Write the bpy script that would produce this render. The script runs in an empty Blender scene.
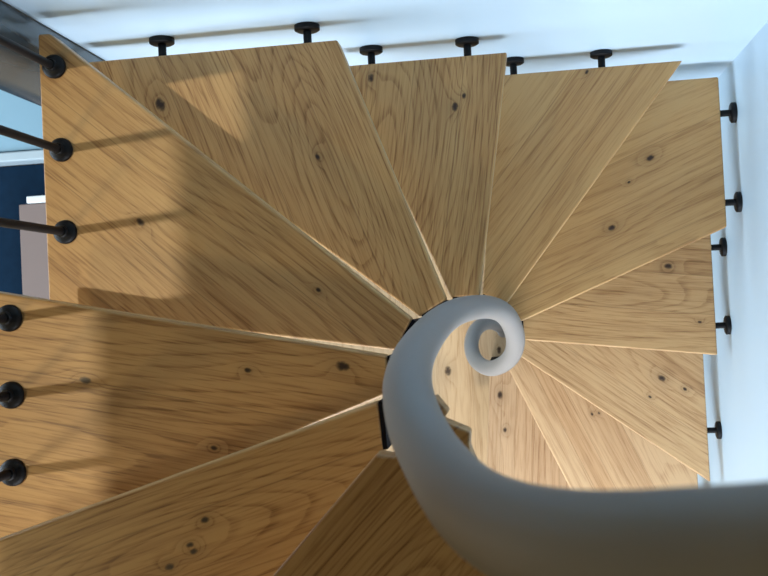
import bpy, bmesh, math, random
from mathutils import Vector, Matrix
random.seed(4)
SC = bpy.context.scene
COL = SC.collection
R = math.radians

# ------------------------------------------------------------------ camera (recovered from the photograph)
CAM = Vector((0.1057, 0.0955, 1.0530))
RX, RY, RZ = 0.0141, 0.1418, -0.0491
FPX = 954.93
MC = Matrix.Rotation(RZ, 3, 'Z') @ Matrix.Rotation(RY, 3, 'Y') @ Matrix.Rotation(RX, 3, 'X')
cam = bpy.data.cameras.new('camera')
cam.sensor_width = 36.0
cam.lens = FPX / 768 * 36.0
cam.clip_start = 0.02
cam.dof.use_dof = True
cam.dof.focus_distance = 2.0
cam.dof.aperture_fstop = 11.0
co = bpy.data.objects.new('camera', cam)
co.matrix_world = Matrix.Translation(CAM) @ MC.to_4x4()
COL.objects.link(co)
SC.camera = co

# ------------------------------------------------------------------ stair dimensions (metres)
H = 0.209                       # rise
TH0, STEP = R(226.98), R(29.25)  # direction of the top nosing, turn per tread
XL, XR, YU, YD = -0.7667, 0.6332, 0.6418, -0.70
GAP = 0.0407
XW, YW = XR + GAP, YU + GAP     # wall faces
FLOOR = -12 * H
TT = 0.040                      # tread thickness
CEIL = 1.90

# ------------------------------------------------------------------ helpers
def link(o, parent=None):
    COL.objects.link(o)
    if parent: o.parent = parent
    return o

def mesh_obj(name, bm, mat, parent=None, smooth=False):
    me = bpy.data.meshes.new(name)
    bm.normal_update()
    bm.to_mesh(me); bm.free()
    if smooth:
        for p in me.polygons: p.use_smooth = True
        me.set_sharp_from_angle(angle=R(40))
    me.materials.append(mat)
    return link(bpy.data.objects.new(name, me), parent)

def tag(o, label, cat, group=None):
    o['label'] = label; o['category'] = cat
    if group: o['group'] = group
    return o

def thing(name, loc, label, cat, group=None):
    o = bpy.data.objects.new(name, None)
    o.empty_display_size = 0.05
    o.location = loc
    link(o)
    return tag(o, label, cat, group)

def structure(o):
    o['kind'] = 'structure'; return o

def prism(bm, pts, z0, z1):
    lo = [bm.verts.new((x, y, z0)) for x, y in pts]
    hi = [bm.verts.new((x, y, z1)) for x, y in pts]
    n = len(pts)
    bm.faces.new(hi); bm.faces.new(lo[::-1])
    for i in range(n):
        bm.faces.new((lo[i], lo[(i+1) % n], hi[(i+1) % n], hi[i]))

def box(bm, a, b, bevel=0.0):
    t = bmesh.new()
    prism(t, [(a[0], a[1]), (b[0], a[1]), (b[0], b[1]), (a[0], b[1])], a[2], b[2])
    if bevel: bmesh.ops.bevel(t, geom=t.edges[:], offset=bevel, segments=2, profile=0.5, affect='EDGES')
    merge(bm, t)

def merge(bm, t):
    me = bpy.data.meshes.new('tmp'); t.to_mesh(me); t.free(); bm.from_mesh(me); bpy.data.meshes.remove(me)

def lathe(bm, prof, axis='z', origin=(0, 0, 0), n=32):
    """prof: list of (radius, height); closed solid of revolution about an axis through origin"""
    def P(r, h, a):
        c, s = r*math.cos(a), r*math.sin(a)
        v = {'z': (c, s, h), 'y': (c, h, -s), 'x': (h, c, s)}[axis]
        return (v[0]+origin[0], v[1]+origin[1], v[2]+origin[2])
    rings = []
    for r, h in prof:
        if r < 1e-6: rings.append([bm.verts.new(P(0, h, 0))])
        else: rings.append([bm.verts.new(P(r, h, 2*math.pi*i/n)) for i in range(n)])
    for A, B in zip(rings, rings[1:]):
        for i in range(n):
            j = (i+1) % n
            if len(A) == 1: bm.faces.new((A[0], B[j], B[i]))
            elif len(B) == 1: bm.faces.new((A[i], A[j], B[0]))
            else: bm.faces.new((A[i], A[j], B[j], B[i]))
    bmesh.ops.recalc_face_normals(bm, faces=bm.faces[:])

def tube(bm, pts, rad, n=28):
    pts = [Vector(p) for p in pts]
    m = len(pts); rings = []; up = Vector((0, 0, 1))
    for i, p in enumerate(pts):
        t = (pts[min(i+1, m-1)] - pts[max(i-1, 0)]).normalized()
        s = t.cross(up)
        if s.length < 1e-4: s = Vector((1, 0, 0))
        s.normalize(); u = s.cross(t).normalized()
        r = rad[i] if isinstance(rad, (list, tuple)) else rad
        rings.append([bm.verts.new(p + r*(math.cos(2*math.pi*k/n)*s + math.sin(2*math.pi*k/n)*u)) for k in range(n)])
    for A, B in zip(rings, rings[1:]):
        for k in range(n):
            bm.faces.new((A[k], A[(k+1) % n], B[(k+1) % n], B[k]))
    bm.faces.new(rings[0][::-1]); bm.faces.new(rings[-1])
    bmesh.ops.recalc_face_normals(bm, faces=bm.faces[:])

# ------------------------------------------------------------------ materials
def base_mat(name):
    m = bpy.data.materials.new(name); m.use_nodes = True
    nt = m.node_tree; nt.nodes.clear()
    out = nt.nodes.new('ShaderNodeOutputMaterial'); b = nt.nodes.new('ShaderNodeBsdfPrincipled')
    nt.links.new(b.outputs[0], out.inputs[0])
    return m, nt, b

class NT:
    def __init__(s, nt): s.nt = nt
    def put(s, sock, v):
        if isinstance(v, bpy.types.NodeSocket): s.nt.links.new(v, sock)
        else: sock.default_value = v
    def math(s, op, a, b=0.0, clamp=False):
        n = s.nt.nodes.new('ShaderNodeMath'); n.operation = op; n.use_clamp = clamp
        s.put(n.inputs[0], a); s.put(n.inputs[1], b); return n.outputs[0]
    def vec(s, x, y, z=0.0):
        n = s.nt.nodes.new('ShaderNodeCombineXYZ')
        for i, v in enumerate((x, y, z)): s.put(n.inputs[i], v)
        return n.outputs[0]
    def noise(s, v, scale, detail=2.0, rough=0.5):
        n = s.nt.nodes.new('ShaderNodeTexNoise'); n.inputs['Scale'].default_value = scale
        n.inputs['Detail'].default_value = detail; n.inputs['Roughness'].default_value = rough
        s.put(n.inputs['Vector'], v); return n.outputs[0]
    def white(s, w):
        n = s.nt.nodes.new('ShaderNodeTexWhiteNoise'); n.noise_dimensions = '1D'
        s.put(n.inputs['W'], w); return n.outputs[0]
    def ramp(s, f, stops):
        n = s.nt.nodes.new('ShaderNodeValToRGB'); e = n.color_ramp.elements
        while len(e) < len(stops): e.new(0.5)
        for el, (p, c) in zip(e, stops): el.position = p; el.color = (*c, 1) if len(c) == 3 else c
        s.put(n.inputs[0], f); return n.outputs[0]
    def rng(s, v, a, b, c, d):
        n = s.nt.nodes.new('ShaderNodeMapRange'); n.interpolation_type = 'SMOOTHSTEP'
        s.put(n.inputs[0], v)
        for i, q in enumerate((a, b, c, d)): n.inputs[i+1].default_value = q
        return n.outputs[0]
    def mix(s, f, a, b, mode='MIX'):
        n = s.nt.nodes.new('ShaderNodeMix'); n.data_type = 'RGBA'; n.blend_type = mode
        s.put(n.inputs[0], f)
        for i, v in ((6, a), (7, b)):
            s.put(n.inputs[i], v if isinstance(v, bpy.types.NodeSocket) else (*v, 1))
        return n.outputs[2]

def oak(name, seed, joints=(0.11, 0.24, 0.38, 0.55), cathedral=(), knots=(), tint=(1, 1, 1), swap=False, rough=0.42, streak=1.0):
    """Oiled oak in object space: grain along local x, boards side by side along local y.
    joints: y of glued seams, cathedral: (x, y, strength) arches in the grain, knots: (x, y, size)."""
    m, nt, b = base_mat(name); N = NT(nt)
    tc = nt.nodes.new('ShaderNodeTexCoord'); sp = nt.nodes.new('ShaderNodeSeparateXYZ')
    nt.links.new(tc.outputs['Object'], sp.inputs[0])
    x, y, z = sp.outputs
    if swap: x, y = y, x
    # board index
    idx = seed * 7.13
    idx_s = None; seam = None
    for j in joints:
        st = N.math('GREATER_THAN', y, j)
        idx_s = st if idx_s is None else N.math('ADD', idx_s, st)
        d = N.math('ABSOLUTE', N.math('SUBTRACT', y, j))
        seam = d if seam is None else N.math('MINIMUM', seam, d)
    if idx_s is None: idx_s = N.math('MULTIPLY', y, 0.0)
    bid = N.math('ADD', N.math('MULTIPLY', idx_s, 3.71), idx)
    r1 = N.white(bid); r2 = N.white(N.math('ADD', bid, 11.3)); r3 = N.white(N.math('ADD', bid, 27.9))
    ox = N.math('ADD', x, N.math('MULTIPLY', r1, 9.0))
    oy = N.math('ADD', N.math('ADD', y, N.math('MULTIPLY', z, 0.6)), N.math('MULTIPLY', r2, 5.0))
    # growth-ring field
    w1 = N.noise(N.vec(N.math('MULTIPLY', ox, 1.1), N.math('MULTIPLY', oy, 4.5)), 1.0, 1.0)
    w2 = N.noise(N.vec(N.math('MULTIPLY', ox, 5.0), N.math('MULTIPLY', oy, 26.0)), 1.0, 3.0)
    f = N.math('ADD', N.math('MULTIPLY', oy, 30.0), N.math('MULTIPLY', w1, 6.0))
    f = N.math('ADD', f, N.math('MULTIPLY', w2, 1.1))
    dark = None
    for cx, cy, amp in cathedral:
        q = N.math('ADD', N.math('POWER', N.math('MULTIPLY', N.math('SUBTRACT', x, cx), 3.2), 2.0),
                   N.math('POWER', N.math('MULTIPLY', N.math('SUBTRACT', y, cy), 13.0), 2.0))
        f = N.math('ADD', f, N.math('MULTIPLY', N.math('EXPONENT', N.math('MULTIPLY', q, -1.0)), amp))
    for kx, ky, ks in knots:
        dx = N.math('MULTIPLY', N.math('SUBTRACT', x, kx), 1.0/(ks*1.5))
        dy = N.math('MULTIPLY', N.math('SUBTRACT', y, ky), 1.0/ks)
        q = N.math('ADD', N.math('POWER', dx, 2.0), N.math('POWER', dy, 2.0))
        wob = N.math('MULTIPLY', N.noise(N.vec(x, y, 3.0), 90.0, 2.0), 0.9)
        core = N.rng(N.math('ADD', q, wob), 0.45, 1.5, 1.0, 0.0)
        halo = N.math('EXPONENT', N.math('MULTIPLY', q, -0.22))
        f = N.math('ADD', f, N.math('MULTIPLY', halo, 1.6))
        dk = N.math('MAXIMUM', core, N.math('MULTIPLY', halo, 0.22))
        dark = dk if dark is None else N.math('MAXIMUM', dark, dk)
    ring = N.math('FRACT', N.math('MULTIPLY', f, 1.0))
    ringline = N.math('MULTIPLY', N.rng(ring, 0.58, 0.92, 0.0, 1.0), N.rng(ring, 0.93, 1.0, 1.0, 0.0))
    # fine pores and broad streaks
    pore = N.noise(N.vec(N.math('MULTIPLY', ox, 9.0), N.math('MULTIPLY', oy, 250.0)), 1.0, 3.0, 0.6)
    fib = N.noise(N.vec(N.math('MULTIPLY', ox, 3.5), N.math('MULTIPLY', oy, 75.0)), 1.0, 3.0, 0.6)
    broad = N.noise(N.vec(N.math('MULTIPLY', ox, 1.2), N.math('MULTIPLY', oy, 9.0)), 1.0, 2.0)
    t = N.math('ADD', N.math('MULTIPLY', N.math('MULTIPLY', ringline, N.rng(pore, 0.35, 0.55, 0.35, 1.0)), 0.42*streak), N.math('MULTIPLY', N.rng(fib, 0.45, 0.68, 0.0, 1.0), 0.30*streak))
    t = N.math('ADD', t, N.math('MULTIPLY', N.rng(pore, 0.48, 0.66, 0.0, 1.0), 0.40*streak))
    t = N.math('ADD', t, N.math('MULTIPLY', N.math('SUBTRACT', broad, 0.45), 0.75))
    t = N.math('ADD', t, N.math('MULTIPLY', N.math('SUBTRACT', r3, 0.5), 0.22), True)
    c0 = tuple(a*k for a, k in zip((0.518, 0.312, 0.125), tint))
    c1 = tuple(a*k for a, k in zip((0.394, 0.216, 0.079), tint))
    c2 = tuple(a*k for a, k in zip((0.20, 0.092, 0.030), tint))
    col = N.ramp(t, [(0.0, c0), (0.40, c1), (1.0, c2)])
    warm = N.mix(N.math('MULTIPLY', r1, 0.35), (1, 1, 1), (1.0, 0.90, 0.80))
    col = N.mix(1.0, col, warm, 'MULTIPLY')
    if seam is not None and joints:
        col = N.mix(N.rng(seam, 0.0004, 0.0014, 0.45, 0.0), col, (0.16, 0.085, 0.035))
    if dark is not None:
        col = N.mix(dark, col, (0.030, 0.014, 0.008))
    nt.links.new(col, b.inputs['Base Color'])
    b.inputs['Roughness'].default_value = rough
    b.inputs['Specular IOR Level'].default_value = 0.42
    bp = nt.nodes.new('ShaderNodeBump'); bp.inputs['Strength'].default_value = 0.10; bp.inputs['Distance'].default_value = 0.002
    nt.links.new(N.math('MULTIPLY', t, -1.0), bp.inputs['Height']); nt.links.new(bp.outputs[0], b.inputs['Normal'])
    return m

def paint(name, col, rough=0.5, spec=0.5, metal=0.0, mottle=0.04, scale=6.0, bump=0.0):
    m, nt, b = base_mat(name); N = NT(nt)
    tc = nt.nodes.new('ShaderNodeTexCoord')
    n = N.noise(tc.outputs['Object'], scale, 3.0)
    c = N.mix(n, tuple(v*(1-mottle) for v in col), tuple(min(1, v*(1+mottle)) for v in col))
    nt.links.new(c, b.inputs['Base Color'])
    b.inputs['Roughness'].default_value = rough
    b.inputs['Specular IOR Level'].default_value = spec
    b.inputs['Metallic'].default_value = metal
    if bump:
        bp = nt.nodes.new('ShaderNodeBump'); bp.inputs['Strength'].default_value = bump; bp.inputs['Distance'].default_value = 0.001
        nt.links.new(N.noise(tc.outputs['Object'], 220.0, 2.0), bp.inputs['Height']); nt.links.new(bp.outputs[0], b.inputs['Normal'])
    return m

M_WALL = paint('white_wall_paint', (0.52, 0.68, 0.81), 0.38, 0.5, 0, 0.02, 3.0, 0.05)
M_CEIL = paint('ceiling_paint', (0.34, 0.27, 0.19), 0.8, 0.3)
M_BLACK = paint('black_powder_coat', (0.005, 0.005, 0.006), 0.5, 0.2, 0.0, 0.2, 40)
M_PLATE = paint('black_steel', (0.008, 0.007, 0.009), 0.8, 0.08, 0.0, 0.2, 30)
M_RAIL = paint('grey_handrail_paint', (0.225, 0.222, 0.218), 0.45, 0.5, 0.0, 0.03, 9)
M_COLUMN = paint('slate_column_paint', (0.030, 0.046, 0.056), 0.24, 0.8, 0.0, 0.06, 5)
M_NAVY = paint('navy_rug_wool', (0.005, 0.019, 0.042), 0.95, 0.1, 0.0, 0.25, 30)
M_WHITE = paint('white_lacquer', (0.80, 0.86, 0.88), 0.35, 0.5, 0.0, 0.02)
M_EDGE = paint('bench_edge_paint', (0.42, 0.52, 0.58), 0.4, 0.4, 0.0, 0.03)
M_CARD = paint('greyed_card', (0.23, 0.18, 0.165), 0.85, 0.2, 0.0, 0.05)
M_BLUE = paint('pale_blue_laminate', (0.24, 0.42, 0.54), 0.3, 0.5, 0.0, 0.05)

# ------------------------------------------------------------------ setting
def plain(name, a, b, mat, bevel=0.0):
    bm = bmesh.new(); box(bm, a, b, bevel)
    return structure(mesh_obj(name, bm, mat))

plain('wall_back', (-0.79, YW, FLOOR - 0.1), (XW + 0.15, YW + 0.15, CEIL), M_WALL)
plain('wall_right', (XW, -1.6, FLOOR - 0.1), (XW + 0.15, YW, CEIL), M_WALL)
# unseen ceiling; its skylight opening is added to shape the sun patch at left
CX0, CX1, CY0, CY1 = -4.0, XW + 0.15, -3.0, 3.0
SX0, SX1, SY0, SY1 = -1.75, -1.355, -1.2, 0.8
bm = bmesh.new()
box(bm, (CX0, CY0, CEIL), (SX0, CY1, CEIL + 0.2)); box(bm, (SX1, CY0, CEIL), (CX1, CY1, CEIL + 0.2))
box(bm, (SX0, CY0, CEIL), (SX1, SY0, CEIL + 0.2)); box(bm, (SX0, SY1, CEIL), (SX1, CY1, CEIL + 0.2))
structure(mesh_obj('ceiling', bm, M_CEIL))
# unseen upper storey slab around the stair opening, added to hold back light from below
bm = bmesh.new()
box(bm, (-4.0, -3.0, -0.12), (-1.16, 3.0, 0.06)); box(bm, (-1.16, -3.0, -0.12), (XW + 0.15, -0.78, 0.06))
upper = bm
plain('unseen_wall_front', (-4.0, -3.0, 0.0), (XW + 0.15, -2.9, CEIL), M_CEIL)  # unseen upper walls, added to keep the top of the stair dim
plain('unseen_wall_far', (-4.0, 2.9, 0.1), (-0.79, 3.0, CEIL), M_CEIL)
plain('unseen_wall_left', (-4.1, -3.0, 0.1), (-4.0, 3.0, CEIL), M_CEIL)
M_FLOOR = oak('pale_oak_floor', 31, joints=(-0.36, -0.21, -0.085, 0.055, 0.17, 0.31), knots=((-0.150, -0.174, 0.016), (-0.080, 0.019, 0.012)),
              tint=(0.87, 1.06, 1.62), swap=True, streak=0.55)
structure(mesh_obj('unseen_floor_upper', upper, M_FLOOR))
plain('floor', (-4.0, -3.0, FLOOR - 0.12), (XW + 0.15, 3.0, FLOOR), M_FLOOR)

# ------------------------------------------------------------------ treads
def hit(th):
    """where the ray from the stair axis meets the outer square"""
    c, s = math.cos(th), math.sin(th); t = 1e9
    if c > 1e-9: t = min(t, XR/c)
    if c < -1e-9: t = min(t, XL/c)
    if s > 1e-9: t = min(t, YU/s)
    if s < -1e-9: t = min(t, YD/s)
    return Vector((c*t, s*t))

def between(corners, t0, t1):
    out = []
    for cx, cy in corners:
        a = math.atan2(cy, cx)
        while a < t0: a += 2*math.pi
        if t0 + 1e-3 < a < t1 - 1e-3: out.append((a, Vector((cx, cy))))
    return [c for _, c in sorted(out, key=lambda q: q[0])]

R_IN = {1: (0.094, 0.127), 2: (0.106, 0.112)}   # inner end: radius at the nosing, radius at the back
def inner_line(t0, t1, r=(0.113, 0.120)):
    return [Vector((r[0]*math.cos(t0), r[0]*math.sin(t0))), Vector((r[1]*math.cos(t1), r[1]*math.sin(t1)))]

def wedge(t0, t1, r):
    outer = [hit(t0)] + between(((XL, YU), (XR, YU), (XR, YD), (XL, YD)), t0, t1) + [hit(t1)]
    inner = inner_line(t0, t1, r)
    return [inner[0]] + outer + inner[1:][::-1]

def board_mesh(pts, frame):
    """tread board in the local frame (x along the nosing, y towards the back)"""
    loc = [frame @ p for p in pts]
    bm = bmesh.new()
    prism(bm, [(p.x, p.y) for p in loc], -TT, 0.0)
    bmesh.ops.recalc_face_normals(bm, faces=bm.faces[:])
    bmesh.ops.bevel(bm, geom=bm.edges[:], offset=0.0045, segments=3, profile=0.5, affect='EDGES')
    return bm

def rot2(a):
    return Matrix(((math.cos(a), math.sin(a)), (-math.sin(a), math.cos(a))))

STANDOFF = {4: [('b', -0.6096), ('b', -0.2983)], 5: [('b', -0.198), ('b', 0.018)], 6: [('b', 0.118), ('b', 0.327)],
            7: [('r', 0.551), ('r', 0.322)], 8: [('r', 0.2187), ('r', 0.0026)], 9: [('r', -0.3146), ('r', -0.55)]}

def standoff(kind, q, zc, parent):
    """black rod bridging from the tread edge to a round flange on the wall (world coords; parent has identity rotation)"""
    px, py, pz = parent.location
    if kind == 'b': axis, o, e, w = 'y', (q - px, 0 - py, zc - pz), YU, YW
    else: axis, o, e, w = 'x', (0 - px, q - py, zc - pz), XR, XW
    bm = bmesh.new(); lathe(bm, [(0, e - 0.001), (0.0085, e - 0.001), (0.0085, w - 0.012), (0, w - 0.012)], axis, o, 20)
    st = mesh_obj('wall_standoff', bm, M_BLACK, parent, True)
    bm = bmesh.new()
    lathe(bm, [(0, w - 0.0125), (0.0225, w - 0.0125), (0.0262, w - 0.010), (0.0262, w - 0.0005), (0, w - 0.0005)], axis, o, 32)
    mesh_obj('wall_flange', bm, M_BLACK, st, True)

SPEC = {  # joints, cathedral arches, knots, tint: cool daylight painted into the lower treads   (local metres: x from the axis along the nosing, y back from it)
 1: dict(joints=(0.055, 0.20, 0.33), cathedral=((0.409, 0.081, 5.0), (0.51, 0.084, 3.0)), knots=((0.375, 0.071, 0.006), (0.407, 0.096, 0.005), (0.405, 0.106, 0.005), (0.445, 0.115, 0.006))),
 2: dict(joints=(0.12, 0.27, 0.41), cathedral=((0.159, 0.039, 3.0), (0.619, 0.205, 4.0), (0.224, 0.137, 3.0)), knots=((0.173, 0.027, 0.01), (0.322, 0.058, 0.005), (0.589, 0.118, 0.008), (0.358, 0.189, 0.005))),
 3: dict(joints=(0.085, 0.205, 0.33, 0.47), cathedral=((0.304, 0.084, 3.0), (0.647, 0.279, 4.0)), knots=((0.62, 0.17, 0.008), (0.278, 0.063, 0.005)), streak=0.85),
 4: dict(joints=(0.10, 0.225, 0.36), cathedral=((0.524, 0.093, 6.0), (0.354, 0.109, 4.0), (0.678, 0.384, 4.0), (0.568, 0.29, 3.0)), knots=((0.715, 0.391, 0.013), (0.48, 0.128, 0.006))),
 5: dict(joints=(0.09, 0.20, 0.30), cathedral=((0.344, 0.259, 4.0), (0.424, 0.122, 4.0), (0.503, 0.232, 4.0)), knots=((0.521, 0.1, 0.009), (0.547, 0.083, 0.006), (0.57, 0.294, 0.009))),
 6: dict(joints=(0.075, 0.19, 0.31), cathedral=((0.592, 0.214, 2.0),), knots=((0.675, 0.167, 0.005), (0.412, -0.03, 0.004)), streak=0.6),
 7: dict(joints=(0.045, 0.27, 0.42), cathedral=(), knots=((0.589, 0.242, 0.009), (0.426, 0.121, 0.009), (0.515, 0.209, 0.004)), streak=0.6),
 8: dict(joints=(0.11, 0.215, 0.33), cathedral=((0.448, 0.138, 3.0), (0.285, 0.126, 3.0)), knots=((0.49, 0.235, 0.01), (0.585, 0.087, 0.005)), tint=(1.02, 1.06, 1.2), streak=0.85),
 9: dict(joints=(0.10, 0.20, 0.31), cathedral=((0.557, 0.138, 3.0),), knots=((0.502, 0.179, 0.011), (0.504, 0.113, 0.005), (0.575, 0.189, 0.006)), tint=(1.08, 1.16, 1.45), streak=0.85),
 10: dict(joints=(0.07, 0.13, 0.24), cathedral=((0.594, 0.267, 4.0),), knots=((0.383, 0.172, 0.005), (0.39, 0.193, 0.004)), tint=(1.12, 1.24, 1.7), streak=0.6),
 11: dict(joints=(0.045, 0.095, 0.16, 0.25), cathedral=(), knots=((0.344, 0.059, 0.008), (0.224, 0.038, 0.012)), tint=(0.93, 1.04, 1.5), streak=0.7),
}
LABEL = {
 1: 'oak tread with swirling knotted grain at lower left, one step down from the platform',
 2: 'broad oak tread at the left edge with a single dark knot near the rail',
 3: 'oak tread at upper left whose pointed corner touches the slate column',
 4: 'wide oak tread on the back wall beside the slate column, arched grain',
 5: 'narrow oak tread at top centre with two dark knots near the wall',
 6: 'smooth plain oak tread against the back wall, next to the corner tread',
 7: 'oak corner tread reaching both white walls, with two small dark knots',
 8: 'small oak tread on the right wall just below the corner tread',
 9: 'knotty oak tread on the right wall, second below the corner tread',
 10: 'oak tread tinted pale like daylight, between the knotty right wall tread and the lowest tread',
 11: 'lowest oak tread with pale streaked boards, tinted cool like daylight, just above the floor',
}
for k in range(1, 12):
    a, b = TH0 - STEP*k, TH0 - STEP*(k-1) + R(2.2)
    z = -H*k
    ri = R_IN.get(k, (0.113, 0.120))
    pts = wedge(a, b, ri)
    mid = Vector((0.3*math.cos((a+b)/2), 0.3*math.sin((a+b)/2)))
    root = thing('stair_tread', (mid.x, mid.y, z - TT), LABEL[k], 'stair tread', 'oak winder treads of the spiral stair')
    bm = board_mesh(pts, rot2(a))
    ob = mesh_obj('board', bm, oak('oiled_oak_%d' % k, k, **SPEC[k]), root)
    ob.location = (-mid.x, -mid.y, TT); ob.rotation_euler = (0, 0, a)
    # black steel plate closing the inner end
    bb = TH0 - STEP*(k-1)
    bm = bmesh.new()
    lowz = max(-H*1.05, FLOOR - z + 0.001)
    line = inner_line(a, bb, ri)
    for p, q in zip(line, line[1:]):
        n = Vector((-(q - p).y, (q - p).x)).normalized()
        if n.dot(p) > 0: n = -n                      # towards the well
        quad = [p + n*0.0075 - mid, q + n*0.0075 - mid, q + n*0.0008 - mid, p + n*0.0008 - mid]
        prism(bm, [tuple(v) for v in quad], lowz + TT, TT - 0.001)
    bmesh.ops.recalc_face_normals(bm, faces=bm.faces[:])
    e = mesh_obj('end_plate', bm, M_PLATE, root); e['label'] = 'black steel end plate'
    for kind, q in STANDOFF.get(k, ()):
        standoff(kind, q, z - 0.02, root)

# top platform (k = 0): nosing at TH0, stepped inner edge around the rail
nose = hit(TH0)
pl = [Vector(p) for p in ((-0.062, -0.067), (-0.040, -0.071), (0.006, -0.004), (0.021, -0.023), (0.013, -0.031), (0.044, -0.045), (0.042, -0.062), (0.075, -0.150), (0.16, YD))]
pl = [nose] + pl[:]
pl = pl + []
root = thing('stair_tread', (-0.10, -0.45, -TT), 'topmost oak step at the bottom edge, curling grain, under the grey handrail', 'stair tread', 'oak winder treads of the spiral stair')
bm = bmesh.new(); fr = rot2(TH0)
prism(bm, [tuple(fr @ p) for p in pl], -TT, 0.0)
bmesh.ops.recalc_face_normals(bm, faces=bm.faces[:])
bmesh.ops.bevel(bm, geom=bm.edges[:], offset=0.003, segments=2, profile=0.5, affect='EDGES')
ob = mesh_obj('board', bm, oak('oiled_oak_0', 17, joints=(0.30, 0.45), cathedral=((0.20, 0.11, 7.0), (0.30, 0.15, 4.0))), root)
ob.location = (0.10, 0.45, TT); ob.rotation_euler = (0, 0, TH0)

# ------------------------------------------------------------------ grey spiral handrail
def unproj(px, py, d):
    v = Vector(((px - 384)/FPX, -(py - 288)/FPX, -1.0))
    return CAM + (MC @ v) * d
S = 1.1
RAIL = [(960, 550, .225), (860, 563, .245), (768, 563, .275), (690, 560, .305), (620, 556, .34), (556, 546, .385), (502, 527, .45), (464, 500, .545), (435, 462, .665), (417, 428, .75), (409, 400, .83),
        (408, 378, .92), (415, 354, 1.07), (432, 330, 1.32), (447, 317, 1.51), (465, 309, 1.70), (490, 307, 1.92), (508, 317, 2.11), (516, 341, 2.32), (509, 360, 2.56),
        (491, 369, 2.80), (476, 361, 2.95), (471, 345, 3.03), (476, 329, 3.10), (489, 322, 3.15), (502, 327, 3.185), (504, 333, 3.235)]
ctrl = [unproj(x, y, d*S) for x, y, d in RAIL]
def catmull(P, n=10):
    out = []
    for i in range(len(P)-1):
        p0, p1, p2, p3 = P[max(i-1, 0)], P[i], P[i+1], P[min(i+2, len(P)-1)]
        for j in range(n):
            t = j/n
            out.append(0.5*((2*p1) + (p2-p0)*t + (2*p0-5*p1+4*p2-p3)*t*t + (3*p1-p0-3*p2+p3)*t**3))
    out.append(P[-1]); return out
path = catmull(ctrl)
for _ in range(12):
    path = [path[0]] + [(path[i-1] + 2*path[i] + path[i+1])/4 for i in range(1, len(path)-1)] + [path[-1]]
bm = bmesh.new(); tube(bm, path, 0.0253)
rail = mesh_obj('handrail', bm, M_RAIL, None, True)
tag(rail, 'smooth grey tubular handrail spiralling down the open centre of the stair', 'handrail')

# ------------------------------------------------------------------ balusters on the open left side
BAL = {3: [(-0.735, 0.577), (-0.728, 0.420), (-0.7265, 0.266)], 2: [(-0.727, 0.109), (-0.729, -0.0175), (-0.731, -0.144)]}
ORD = {3: ['topmost in the left row, on the pointed tread corner', 'second from top in the left row', 'third from top in the left row, just above the nearer tread'],
       2: ['fourth from top in the left row, nearest the tread front', 'fifth from top in the left row', 'lowest in the left row at the picture edge']}
BH = 0.92
first = None
tops = []
def railz(y):   # outer rail rises towards the viewer's side
    return -3*H + BH + (0.42 - y) / 0.4375 * H
for k in (3, 2):
    for (x, y), lab in zip(BAL[k], ORD[k]):
        z = -H*k
        root = thing('baluster', (x, y, z), 'black round-footed baluster, ' + lab, 'baluster', 'black balusters on the left side')
        L = railz(y) - z
        bm = bmesh.new(); lathe(bm, [(0, 0.008), (0.0078, 0.008), (0.0078, L), (0, L)], 'z', (0, 0, 0), 20)
        mesh_obj('rod', bm, M_BLACK, root, True)
        bm = bmesh.new()
        lathe(bm, [(0, 0.0), (0.0220, 0.0), (0.0225, 0.004), (0.0215, 0.0085), (0.017, 0.012), (0.0115, 0.0145), (0.0112, 0.020), (0.0100, 0.0215), (0, 0.0215)], 'z', (0, 0, 0), 36)
        mesh_obj('foot_rosette', bm, M_BLACK, root, True)
        tops.append(Vector((x, y, z + L)))

# ------------------------------------------------------------------ column and things seen far below on the left
cx, cy, cr = -0.869, 0.647, 0.0845
bm = bmesh.new(); lathe(bm, [(0, FLOOR), (cr, FLOOR), (cr, CEIL), (0, CEIL)], 'z', (cx, cy, 0), 48)
tag(mesh_obj('column', bm, M_COLUMN, None, True), 'round slate grey steel column at the left end of the white back wall', 'column')

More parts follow.
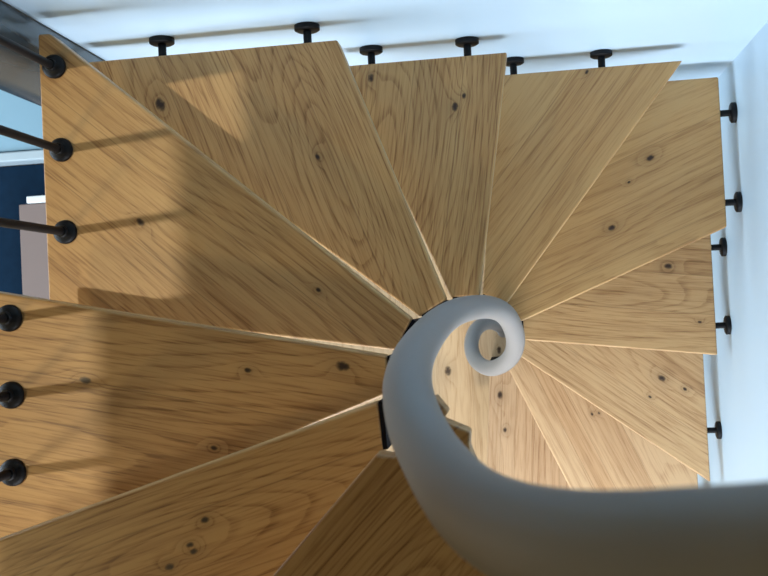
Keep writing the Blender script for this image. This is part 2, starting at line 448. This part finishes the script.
bm = bmesh.new(); box(bm, (-3.0, -0.3, FLOOR), (-1.45, 0.733, FLOOR + 0.012), 0.004)
tag(mesh_obj('rug', bm, M_NAVY), 'dark navy rug on the floor far below the left balusters', 'rug')
root = thing('bench', (-1.9, 0.98, FLOOR), 'low blue bench with a paler front edge beyond the navy rug', 'bench')
bm = bmesh.new(); box(bm, (-1.0, -0.203, 0.0), (0.5, 0.42, 0.09), 0.005); mesh_obj('bench_top', bm, M_BLUE, root)
bm = bmesh.new(); box(bm, (-1.0, -0.245, 0.0), (0.5, -0.207, 0.10), 0.006); e = mesh_obj('front_edge', bm, M_EDGE, root); e['label'] = 'paler front edge'
root = thing('box', (-1.72, 0.40, FLOOR + 0.012), 'greyish beige box with white lid flap standing on the navy rug', 'box')
bm = bmesh.new(); box(bm, (-0.10, -0.35, 0.0), (0.2, 0.17, 0.05), 0.004); mesh_obj('box_body', bm, M_CARD, root)
bm = bmesh.new(); box(bm, (-0.065, 0.172, 0.0), (0.2, 0.20, 0.055), 0.004); e = mesh_obj('lid_flap', bm, M_WHITE, root); e['label'] = 'white flap'

# ------------------------------------------------------------------ light
w = bpy.data.worlds.new('world'); SC.world = w; w.use_nodes = True
nt = w.node_tree; nt.nodes.clear()
out = nt.nodes.new('ShaderNodeOutputWorld'); bg = nt.nodes.new('ShaderNodeBackground')
bg.inputs[0].default_value = (0.66, 0.82, 1.0, 1); bg.inputs[1].default_value = 0.2
nt.links.new(bg.outputs[0], out.inputs[0])

def area(name, loc, target, size, power, col):
    l = bpy.data.lights.new(name, 'AREA'); l.shape = 'RECTANGLE'; l.size, l.size_y = size
    l.energy = power; l.color = col
    o = bpy.data.objects.new(name, l); o.location = loc
    o.rotation_euler = (Vector(target) - Vector(loc)).to_track_quat('-Z', 'Y').to_euler()
    COL.objects.link(o); return o
area('left_window_daylight', (-3.9, 0.0, -0.95), (0.6, 0.3, -1.5), (4.5, 1.3), 165, (0.72, 0.88, 1.0))
area('front_window_daylight', (0.0, -2.85, -0.85), (0.1, 0.2, -2.0), (2.4, 1.2), 180, (0.84, 0.91, 1.0))
area('warm_fill', (-1.75, -0.75, 1.6), (-0.5, 0.2, -0.4), (0.22, 0.22), 10.5, (1.0, 0.80, 0.42))  # added fill with no lamp there, warms the upper treads and rail

s = bpy.data.lights.new('sun', 'SUN'); s.energy = 1.15; s.angle = R(1.2); s.color = (1.0, 0.87, 0.58)
so = bpy.data.objects.new('sun', s)
so.rotation_euler = Vector((0.335, 0.03, -1)).to_track_quat('-Z', 'Y').to_euler()
COL.objects.link(so)

SC.view_settings.view_transform = 'Standard'
SC.view_settings.look = 'None'
SC.view_settings.gamma = 1.0
SC.view_settings.exposure = 0.0
SC.view_settings.use_curve_mapping = False
